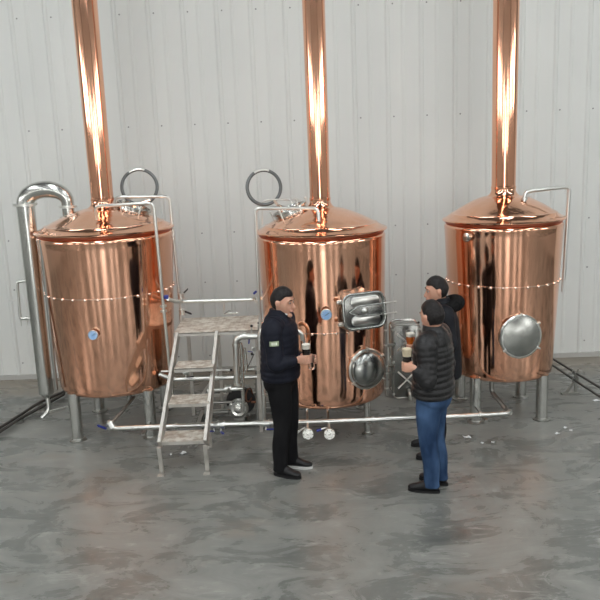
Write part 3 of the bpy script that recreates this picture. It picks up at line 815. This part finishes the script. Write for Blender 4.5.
# ------------------------------------------------------------------ people
SKIN = mat('skin', (.60, .33, .235), .5, Subsurface_Weight=.08)
HAIR = noise_mix(mat('black_hair', (.012, .011, .012), .45), (.008, .007, .007), (.025, .022, .022), (60, 60, 60), 2, .3, .7, bump=.6, bscale=(90, 90, 90), bdist=.004)
NAVY = noise_mix(mat('navy_jacket_cloth', (.012, .014, .022), .6), (.009, .010, .016), (.018, .020, .030), (8, 8, 8), 3, .3, .7, bump=.6, bscale=(14, 14, 20), bdist=.012)
PUFF = noise_mix(mat('black_glossy_nylon', (.014, .014, .015), .34), (.012, .012, .013), (.022, .022, .023), (8, 8, 8), 3, .3, .7, rough=(.28, .42), bump=.7, bscale=(22, 22, 34), bdist=.012)
COAT = noise_mix(mat('dark_coat_cloth', (.012, .013, .017), .55), (.010, .011, .014), (.018, .019, .023), (8, 8, 8), 3, .3, .7, bump=.5, bscale=(16, 16, 20), bdist=.012)
BLKPANT = noise_mix(mat('black_trouser_cloth', (.010, .010, .011), .75), (.008, .008, .009), (.016, .016, .017), (9, 9, 4), 4, .3, .7, bump=.7, bscale=(9, 9, 5), bdist=.02)
JEANS = noise_mix(mat('blue_denim', (.05, .11, .28), .8), (.012, .030, .075), (.060, .115, .225), (6, 6, 2.6), 6, .36, .66, bump=.7, bscale=(11, 11, 8), bdist=.018)
SHOE = mat('black_shoe', (.012, .012, .013), .4)
SOLE = mat('white_sole', (.7, .7, .68), .5)
FUR = noise_mix(mat('black_fur_hood', (.01, .01, .01), .9), (.006, .006, .006), (.02, .02, .02), (50, 50, 50), 3, .3, .7, bump=1.0, bscale=(60, 60, 60), bdist=.012)
EYEW = mat('eye_white', (.42, .36, .33), .3)
LIP = mat('lip_skin', (.45, .19, .16), .45)

def cr(P, n=6):
    """Catmull-Rom through tuples of any length"""
    out = []; m = len(P)
    for i in range(m - 1):
        a, b, c, d = P[max(i - 1, 0)], P[i], P[i + 1], P[min(i + 2, m - 1)]
        for k in range(n):
            t = k / n
            out.append(tuple(.5 * (2 * b[j] + (c[j] - a[j]) * t + (2 * a[j] - 5 * b[j] + 4 * c[j] - d[j]) * t * t + (3 * b[j] - a[j] - 3 * c[j] + d[j]) * t ** 3) for j in range(len(b))))
    out.append(tuple(P[-1])); return out

def limb(mb, pts, rads, ref=(0, 1, 0), n=20, sub=6, quilt=0.0, qp=.065, round_ends=True):
    """lofted tapering limb; rads are (along ref, across) half widths at each point"""
    rows = [(*p, *(r if isinstance(r, tuple) else (r, r))) for p, r in zip(pts, rads)]
    S = cr(rows, sub); P = [V(s[:3]) for s in S]; ref = V(ref); R = []; arc = 0
    m = len(P)
    def ring(c, t, ra, rb):
        u = (ref - t * ref.dot(t)).normalized(); w = t.cross(u)
        return [c + u * (ra * math.cos(2 * PI * k / n)) + w * (rb * math.sin(2 * PI * k / n)) for k in range(n)]
    for i in range(m):
        t = (P[min(i + 1, m - 1)] - P[max(i - 1, 0)]).normalized()
        if i: arc += (P[i] - P[i - 1]).length
        ra, rb = S[i][3], S[i][4]
        if quilt:
            q = abs(math.sin(PI * arc / qp)) ** .6; k = 1 - quilt + quilt * 1.3 * q; ra *= k; rb *= k
        if i == 0 and round_ends:
            for h in (.98, .8, .45): R.append(ring(P[0] - t * min(ra, rb) * h * .6, t, ra * math.sqrt(1 - h * h), rb * math.sqrt(1 - h * h)))
        R.append(ring(P[i], t, ra, rb))
        if i == m - 1 and round_ends:
            for h in (.45, .8, .98): R.append(ring(P[-1] + t * min(ra, rb) * h * .6, t, ra * math.sqrt(1 - h * h), rb * math.sqrt(1 - h * h)))
    return mb.rings(R)

def fused(mb, name, material, parent=None, voxel=.007, it=2, label=None, org=None):
    """overlapping lofts grown together into one continuous skin"""
    if org is not None: mb.v = [p - org for p in mb.v]
    o = obj(mb, name, material, parent, ang=180, label=label)
    md = o.modifiers.new('fuse', 'REMESH'); md.mode = 'VOXEL'; md.voxel_size = voxel; md.use_smooth_shade = True
    ms = o.modifiers.new('relax', 'SMOOTH'); ms.factor = .5; ms.iterations = it
    dg = bpy.context.evaluated_depsgraph_get()
    me = bpy.data.meshes.new_from_object(o.evaluated_get(dg)); o.modifiers.clear()
    old = o.data; o.data = me; bpy.data.meshes.remove(old); me.name = name
    if not me.materials: me.materials.append(material)
    me.polygons.foreach_set('use_smooth', [True] * len(me.polygons))
    return o

def head_grid(mb, c, f, l, u, hair=False, s=1.0):
    nu, nv = 40, 28; R = []
    for j in range(1, nv):
        th = PI * j / nv; ring = []
        for i in range(nu):
            ph = 2 * PI * i / nu
            x, y, z = math.sin(th) * math.cos(ph), math.sin(th) * math.sin(ph), -math.cos(th)
            a, b, h = .097, .077, .120
            X, Y, Z = x * a, y * b, z * h
            if z < 0:
                k = -z; Y *= 1 - .30 * k * k
                if x > 0: X *= 1 + .02 * k
                else: X *= 1 - .42 * k
            if x > 0 and abs(y) < .8: X -= .010 * (1 - abs(z)) * (x ** 4)
            if -.15 < z < .18 and x > .5 and .18 < abs(y) < .62: X -= .007     # eye sockets
            if hair:
                # hairline: high on the brow, down past the ears to the nape
                line = .50 if x > .45 else (.50 - (0.45 - x) * 1.15 if x > -.2 else -.56)
                q = max(-1, min(1, (z - line) / .16))
                g = 1.0 + .09 * max(0, q) ** .6 + (-.16 if q < -.3 else -.03 if q < 0 else .0)
                g += .03 * noise.noise(V((x, y, z)) * 9)
                X, Y, Z = X * g, Y * g, Z * g
            ring.append(c + (f * X + l * Y + u * Z) * s)
        R.append(ring)
    return mb.rings(R)

def hand(mb, G, ang, sg, rg, elbow, fr=.0088):
    """palm and five fingers closed round an upright glass of radius rg centred at G; returns the wrist"""
    G = V(G); a0 = math.radians(ang)
    dirv = lambda a: V((math.cos(a), math.sin(a), 0))
    ph = dirv(a0); T = V((-math.sin(a0), math.cos(a0), 0)) * sg
    pc = G + ph * (rg + .019)
    wrist = pc - T * .062 + ph * .012 + V((0, 0, -.006)); 
    limb(mb, [wrist, pc - T * .035 + ph * .006, pc, pc + T * .022 - ph * .002], [(.020, .027), (.017, .036), (.014, .043), (.011, .041)], ref=ph, n=16, sub=4)
    zs = (.033, .011, -.011, -.032); ends = (140, 155, 148, 128); rr = (fr, fr * 1.03, fr, fr * .88)
    for k in range(4):
        pts = [pc + T * .010 + V((0, 0, zs[k]))]
        for q in (22, 50, 62, ends[k] * .62, ends[k] * .78, ends[k]):
            a = a0 + sg * math.radians(q)
            bump = .004 if q in (62,) else 0
            pts.append(G + dirv(a) * (rg + fr + .001 + bump) + V((0, 0, zs[k] * (1 - .1 * q / 150))))
        limb(mb, pts, [rr[k] * 1.15, rr[k] * 1.12, rr[k], rr[k] * 1.06, rr[k] * .95, rr[k] * .92, rr[k] * .8], ref=(0, 0, 1), n=10, sub=4)
    pts = [pc - T * .03 + V((0, 0, .018))]
    for q, z in ((-30, .030), (-62, .034), (-95, .036)):
        pts.append(G + dirv(a0 + sg * math.radians(q)) * (rg + fr + .003) + V((0, 0, z)))
    limb(mb, pts, [.014, .0125, .0105, .0085], ref=(0, 0, 1), n=10, sub=5)
    e = V(elbow); limb(mb, [wrist + (e - wrist) * .0, wrist + (e - wrist) * .25, wrist + (e - wrist) * .6, e], [.024, .027, .034, .040], n=14)
    return wrist

def loose_hand(mb, wrist, fwd, side, down=V((0, 0, -1))):
    """relaxed hand hanging: palm, four slightly curled fingers and a thumb"""
    w_ = V(wrist)
    limb(mb, [w_, w_ + down * .04, w_ + down * .085], [(.025, .018), (.036, .016), (.038, .013)], ref=fwd, n=14, sub=4)
    for k, (o_, ln) in enumerate(((.028, .07), (.010, .078), (-.009, .072), (-.027, .058))):
        b = w_ + down * .082 + fwd * o_
        limb(mb, [b - down * .02, b + down * ln * .45, b + down * ln * .8 + side * .012, b + down * ln + side * .026], [.0095, .009, .0085, .0072], n=10, sub=4)
    limb(mb, [w_ + down * .025 + fwd * .02, w_ + down * .055 + fwd * .045 + side * .012, w_ + down * .09 + fwd * .052 + side * .02], [.013, .011, .0088], n=10, sub=4)

def person(label, root, fdeg, H, feet, jacket, trousers, look=0, lean=0.0, grip=None, grip2=None, quilt=0, hem=.86, white_sole=False,
           collar_h=.05, hood=False, belly=1.0, headoff=0.0, bulk=1.0, hs=1.08):
    """feet: [(fwd, left, toe-out deg), ...] right then left; grip: (side, glass point, approach angle, wrap sign, radius, elbow)"""
    root = V(root); s = H / 1.73; fa = math.radians(fdeg)
    f = V((math.cos(fa), math.sin(fa), 0)); l = V((-f.y, f.x, 0)); u = V((0, 0, 1))
    P = lambda a, b, z: root + f * (a * s) + l * (b * s) + u * (z * s)
    ORG['person_tmp'] = root
    body, jk, tr = MB(), MB(), MB()
    hf = V((math.cos(fa + math.radians(look)), math.sin(fa + math.radians(look)), 0)); hl = V((-hf.y, hf.x, 0))
    K = s * bulk
    tilt = math.radians(10); hfw = (hf * math.cos(tilt) - u * math.sin(tilt)); hu = (u * math.cos(tilt) + hf * math.sin(tilt))
    hc = P(.035 + lean + headoff, 0, 1.605)
    # torso core, neck, head
    limb(body, [P(0, 0, .90), P(0, 0, 1.1), P(lean * .5, 0, 1.3), P(lean * .8, 0, 1.43), P(lean * .9, 0, 1.50)],
         [(.15 * s, .10 * s), (.135 * s, .09 * s), (.155 * s, .10 * s), (.14 * s, .075 * s), (.06 * s, .06 * s)], ref=l)
    limb(body, [P(lean * .85 - .01, 0, 1.42), P(lean + .0, 0, 1.50), P(lean + .015 + headoff, 0, 1.57)], [.062 * s, .056 * s, .056 * s], ref=l)
    head_grid(body, hc, hfw, hl, hu, s=s * hs)
    Hh = lambda a, b, z: hc + (hfw * a + hl * b + hu * z) * s * hs
    limb(body, [Hh(.082, 0, .018), Hh(.099, 0, -.008), Hh(.106, 0, -.026), Hh(.092, 0, -.034)], [.009 * s, .012 * s, .016 * s, .012 * s], ref=hl, n=12)
    limb(body, [Hh(.090, -.020, -.058), Hh(.096, 0, -.055), Hh(.090, .020, -.058)], [(.008 * s, .006 * s), (.011 * s, .007 * s), (.008 * s, .006 * s)], ref=hu, n=10)
    limb(body, [Hh(.078, -.02, -.095), Hh(.086, 0, -.098), Hh(.078, .02, -.095)], [.014 * s, .017 * s, .014 * s], n=10)
    for sd in (-1, 1):
        limb(body, [Hh(-.004, sd * .079, .022), Hh(-.010, sd * .088, .006), Hh(-.006, sd * .082, -.026)], [(.018 * s, .008 * s), (.020 * s, .009 * s), (.011 * s, .007 * s)], ref=hfw, n=12, sub=4)
        limb(body, [Hh(.086, sd * .012, .032), Hh(.084, sd * .032, .036), Hh(.070, sd * .05, .030)], [.008 * s] * 3, n=8, sub=3)
    # arms
    sh = {1: P(lean * .8 - .005, .195, 1.405), -1: P(lean * .8 - .005, -.195, 1.405)}
    done = set(); cuffs = {}
    for g in (grip, grip2):
        if not g: continue
        sd, G, ang, sg, rg, el = g; done.add(sd); el = V(el)
        wr = hand(body, G, ang, sg, rg, el); cuffs[sd] = (el, wr)
    for sd in (1, -1):
        if sd in done: continue
        el = P(-.05, sd * .255, 1.10); wr = P(.03, sd * .265, .86); cuffs[sd] = (el, wr)
        loose_hand(body, wr, f, l * -sd); limb(body, [wr, el], [.027, .04], n=12)
    for sd in (1, -1):
        el, wr = cuffs[sd]
        limb(body, [sh[sd], sh[sd] * .5 + el * .5, el], [.05 * s, .044 * s, .04 * s], n=14)
        cuff = wr + (el - wr) * .12; d = (el - wr).normalized()
        qn = 10
        limb(jk, [P(lean * .7, sd * .10, 1.40), sh[sd] + u * .0, sh[sd] * .62 + el * .38, sh[sd] * .25 + el * .75, el, el * .55 + cuff * .45, cuff],
             [.085 * K, .083 * K, .074 * K, .066 * K, .064 * K, .055 * K, .043 * K], n=22, sub=10, quilt=quilt, qp=.05, ref=(0.3, 1, 0))
    # jacket trunk
    hz = hem
    limb(jk, [P(-.0, 0, hz), P(.0, 0, hz + .08), P(.0, 0, 1.08), P(lean * .4, 0, 1.22), P(lean * .7, 0, 1.34), P(lean * .8 - .01, 0, 1.42), P(lean * .85 - .005, 0, 1.475), P(lean * .9, 0, 1.49 + collar_h * .3)],
         [(.185 * K, .150 * K * belly), (.20 * K, .155 * K * belly), (.195 * K, .145 * K * belly), (.20 * K, .145 * K * belly), (.205 * K, .140 * K), (.175 * K, .115 * K), (.095 * K, .090 * K), (.075 * K, .078 * K)],
         ref=l, n=36, sub=10, quilt=quilt, qp=.052, round_ends=False)
    limb(jk, [P(lean * .85 - .005, 0, 1.45), P(lean * .9, 0, 1.49), P(lean * .95 + .0, 0, 1.50 + collar_h)], [(.10 * K, .09 * K), (.076 * K, .078 * K), (.070 * K, .074 * K)], ref=l, n=24, round_ends=False)
    # legs
    hips = {1: P(0, .088, .90), -1: P(0, -.088, .90)}
    limb(tr, [P(-.005, 0, hz + .06), P(-.005, 0, .93), P(-.01, 0, .86), P(0, 0, .80)], [(.165 * K, .12 * K), (.172 * K, .125 * K), (.172 * K, .125 * K), (.13 * K, .10 * K)], ref=l, n=28)
    ft = {}
    for (a, b, toe), sd in zip(feet, (-1, 1)):
        an = P(a - .03, b, .085); ta = fa + math.radians(toe) ; tf = V((math.cos(ta), math.sin(ta), 0)); tl = V((-tf.y, tf.x, 0))
        kn = hips[sd] * .48 + an * .52 + f * .025 * s
        limb(tr, [hips[sd] + u * .02, hips[sd] * .6 + kn * .4 + f * .01, kn, kn * .5 + an * .5 - f * .012, an + u * .03, an - u * .03],
             [(.088 * K, .100 * K), (.083 * K, .092 * K), (.064 * K, .068 * K), (.060 * K, .064 * K), (.053 * K, .058 * K), (.056 * K, .064 * K)], ref=l, n=22, sub=8, round_ends=False)
        limb(body, [hips[sd], kn, an], [.07 * K, .05 * K, .036 * K], n=14)
        ft[sd] = (an, tf, tl)
    o = fused(body, 'person', SKIN, None, .0055, 2, org=root); o.location = root; ORG[o.name] = root
    tag(o, label, 'person')
    fused(jk, 'jacket', jacket, o, .008, 1 if quilt else 3)
    fused(tr, 'trousers', trousers, o, .008, 3)
    for sd in (-1, 1):
        an, tf, tl = ft[sd]; b0 = V((an.x, an.y, root.z))
        sm = MB(); limb(sm, [b0 - tf * .05 + u * .055, b0 - tf * .03 + u * .058, b0 + tf * .03 + u * .062, b0 + tf * .10 + u * .046, b0 + tf * .165 + u * .036, b0 + tf * .19 + u * .032],
                        [(.030, .034), (.038, .046), (.041, .050), (.044, .034), (.040, .025), (.024, .017)], ref=tl, n=20)
        sh_ = fused(sm, 'shoe', SHOE, o, .006, 2)
        so = MB(); R = []
        for z in (0.0, .006, .018, .024):
            ring = []
            for k in range(28):
                a = 2 * PI * k / 28; x = .06 + .138 * math.cos(a); w2 = (.040 if x < .05 else .047) * math.copysign(abs(math.sin(a)) ** .75, math.sin(a))
                ring.append(b0 + tf * (x + .004) + tl * w2 + u * z)
            R.append(ring)
        obj(so.rings(R), 'sole', SOLE if white_sole and sd == 1 else SHOE, sh_, label='white sole edge' if white_sole and sd == 1 else None)
    hr = MB(); head_grid(hr, hc + hu * .004, hfw, hl, hu, hair=True, s=s * hs)
    fused(hr, 'hair', HAIR, o, .006, 1)
    for sd in (-1, 1):
        e = obj(MB().ball(Hh(.0775, sd * .031, .013), .010 * s, 8), 'eye', EYEW, o)
        obj(MB().ball(Hh(.0845, sd * .033, .013), .0055 * s, 6), 'pupil', BLACKP, e)
        obj(limb(MB(), [Hh(.090, sd * .014, .036), Hh(.091, sd * .032, .041), Hh(.078, sd * .05, .036)], [.0035 * s, .004 * s, .0025 * s], n=8, sub=3), 'eyebrow', HAIR, o)
    obj(limb(MB(), [Hh(.093, -.022, -.060), Hh(.1035, 0, -.057), Hh(.093, .022, -.060)], [.0035 * s, .005 * s, .0035 * s], n=8, sub=4), 'lips', LIP, o)
    if hood:
        hm = MB()
        limb(hm, [P(-.02, .13, 1.46), P(-.09, .10, 1.48), P(-.125, 0, 1.49), P(-.09, -.10, 1.48), P(-.02, -.13, 1.46)], [.05 * s, .062 * s, .07 * s, .062 * s, .05 * s], ref=u, n=18)
        fused(hm, 'hood', FUR, o, .009, 1, label='thick black furry hood lying on the shoulders')
    return o, P, f, l

GLASS = mat('clear_glass', (1, 1, 1), .02, Transmission_Weight=1.0, IOR=1.3)
STOUT = mat('dark_beer', (.012, .006, .004), .12)
AMBER = mat('amber_beer', (.75, .17, .02), .1, Transmission_Weight=.35, IOR=1.33)
FOAM = mat('beer_foam', (.86, .82, .72), .8)
TANFOAM = mat('cream_foam', (.74, .64, .46), .8)
def beer(G, label, r0, r1, h, fill, foam, bm_, fm, stem=0.0):
    """G centre of the grip height; r0 foot radius, r1 rim radius, h height"""
    G = V(G); b = G - V((0, 0, h * .45))
    t = thing('beer_glass', label, 'glass', b)
    R = lambda q: r0 + (r1 - r0) * (q ** .8)
    outer = [(r0, 0), (R(.05), .004)] + [(R(q / 10), h * q / 10) for q in range(1, 11)]
    inner = [(R(q / 10) - .0025, h * q / 10) for q in range(10, 0, -1)] + [(r0 - .006, .014), (.002, .014)]
    obj(MB().lathe([(.002, 0)] + outer + inner, b, n=28), 'glass_wall', GLASS, t)
    if fill:
        obj(MB().lathe([(r0 - .007, .0145)] + [(R(q / 10 * fill) - .0028, max(h * q / 10 * fill, .016)) for q in range(1, 11)], b, n=28), 'beer', bm_, t)
        obj(MB().lathe([(R(fill) - .0028, h * fill), (R(fill + foam) - .0028, h * (fill + foam)), (R(fill + foam) * .8, h * (fill + foam) + .006), (.004, h * (fill + foam) + .008)], b, n=28), 'foam', fm, t)
    return t

# left man
gA = at(306.2, 352, 6.27)
gA2 = at(311.5, 362, 6.33)
rA = V((-.20, 6.45, 0))
oA, PA, fA_, lA_ = person('young man in plain dark navy jacket and black trousers, facing right, holding stout', rA, -17, 1.72,
       [(.02, -.09, -8), (.06, .11, 4)], NAVY, BLKPANT, look=-4, lean=.01, hem=.91, bulk=1.14,
       grip=(-1, gA - V((0, 0, .058)), 238, 1, .031, rA + V((-.03, -.245, 1.10))),
       grip2=(1, gA2 + V((0, 0, .02)), 100, -1, .030, rA + V((.03, .24, 1.10))), quilt=.035, white_sole=True, collar_h=.045)
obj(limb(MB(), [PA(.045, -.055, 1.525), PA(.082, -.03, 1.505), PA(.090, 0, 1.500), PA(.082, .03, 1.505), PA(.045, .055, 1.525)], [.010, .011, .012, .011, .010], n=10, sub=4), 'shirt_collar', WHITE, oA, label='white shirt collar at the throat')
beer(gA, 'stout with white foam in upper glass held by man at left', .028, .043, .18, .62, .20, STOUT, FOAM)
beer(gA2 - V((0, 0, .01)), 'empty clear glass held low by man at left', .027, .034, .12, 0, 0, None, None)

# front right man, back turned
gB = at(407, 357, 5.80)
rB = V((1.085, 6.0, 0))
person('man in shiny black quilted jacket and blue jeans, seen from behind', rB, 152, 1.63,
       [(.0, -.10, -10), (.02, .09, 10)], PUFF, JEANS, look=-26, lean=.0, quilt=.075, hem=.89, bulk=1.2, headoff=-.03, hs=1.15,
       grip=(1, gB - V((0, 0, .075)), 262, -1, .027, rB + V((-.09, -.255, 1.03))), collar_h=.03, belly=1.0)
beer(gB - V((0, 0, .01)), 'glass of stout with cream foam held by man in blue jeans', .025, .046, .19, .55, .30, STOUT, TANFOAM)

# man behind him
gC = at(410.5, 342.5, 6.43)
rC = V((1.325, 6.76, 0))
person('man in black coat with furry hood, mostly hidden behind man in jeans', rC, 178, 1.70,
       [(.13, -.16, 0), (.12, .16, 0)], COAT, BLKPANT, look=0, lean=.03, hem=.78,
       grip=(1, gC - V((0, 0, .05)), 310, -1, .027, rC + V((.0, -.27, 1.12))), hood=True, collar_h=.04, bulk=1.08)
beer(gC + V((0, 0, .012)), 'glass of amber beer held out by man with furry hood', .026, .046, .17, .72, .14, AMBER, FOAM)
# sleeve badge on the left man's arm
from mathutils.bvhtree import BVHTree
man = bpy.data.objects['person']; jck = [c for c in man.children if c.name.startswith('jacket')][0]
tree = BVHTree.FromPolygons([v.co + rA for v in jck.data.vertices], [p.vertices[:] for p in jck.data.polygons])
def lay(px, py, w_, h_, name, material, parent, lift=.003, n=7, label=None):
    """a cloth patch that follows the sleeve it is sewn to"""
    mb = MB(); c = at(px, py, 6.2); pts = []
    for j in range(n):
        for i in range(n):
            a = V((c.x + w_ * (i / (n - 1) - .5), 5.6, c.z + h_ * (j / (n - 1) - .5)))
            h, nn, _, _ = tree.ray_cast(a, V((0, 1, 0)))
            pts.append((h if h else a) - V((0, lift, 0)))
    back = [p + V((0, lift + .002, 0)) for p in pts]
    fs = [(j * n + i, j * n + i + 1, (j + 1) * n + i + 1, (j + 1) * n + i) for j in range(n - 1) for i in range(n - 1)]
    m = n * n
    edge = list(range(n)) + [k * n + n - 1 for k in range(1, n)] + list(range(m - 2, m - n - 1, -1)) + [k * n for k in range(n - 2, 0, -1)]
    fs2 = [tuple(q + m for q in reversed(f)) for f in fs] + [(edge[k], edge[(k + 1) % len(edge)], edge[(k + 1) % len(edge)] + m, edge[k] + m) for k in range(len(edge))]
    mb.add(pts + back, fs + fs2); return obj(mb, name, material, parent, label=label)
BADGE = mat('badge_cloth', (.30, .36, .22), .7); BADGEL = mat('badge_thread', (.72, .76, .66), .7)
bd = lay(274.3, 342.8, .080, .042, 'sleeve_badge', BADGE, jck, label='pale green rectangular badge on the sleeve')
for k, (dx, w_) in enumerate(((-2.6, .006), (-1.2, .012), (.6, .008), (2.2, .014))):
    lay(274.3 + dx, 342.8, w_, .024, 'badge_mark', BADGEL, bd, .0055, 4)
for m_, v_ in ((NAVY, .12), (COAT, .12), (BLKPANT, .06), (HAIR, .2), (FUR, .05), (PUFF, .3), (JEANS, .15), (SHOE, .3), (SKIN, .3)):
    m_.node_tree.nodes['Principled BSDF'].inputs['Specular IOR Level'].default_value = v_
# ------------------------------------------------------------------ render settings
sc.view_settings.view_transform = 'Standard'; sc.view_settings.look = 'None'
sc.view_settings.gamma = 1; sc.view_settings.exposure = -0.2; sc.view_settings.use_curve_mapping = False
sc.cycles.use_denoising = True
sc.cycles.max_bounces = 10; sc.cycles.glossy_bounces = 6; sc.cycles.transmission_bounces = 6
sc.cycles.sample_clamp_indirect = 6
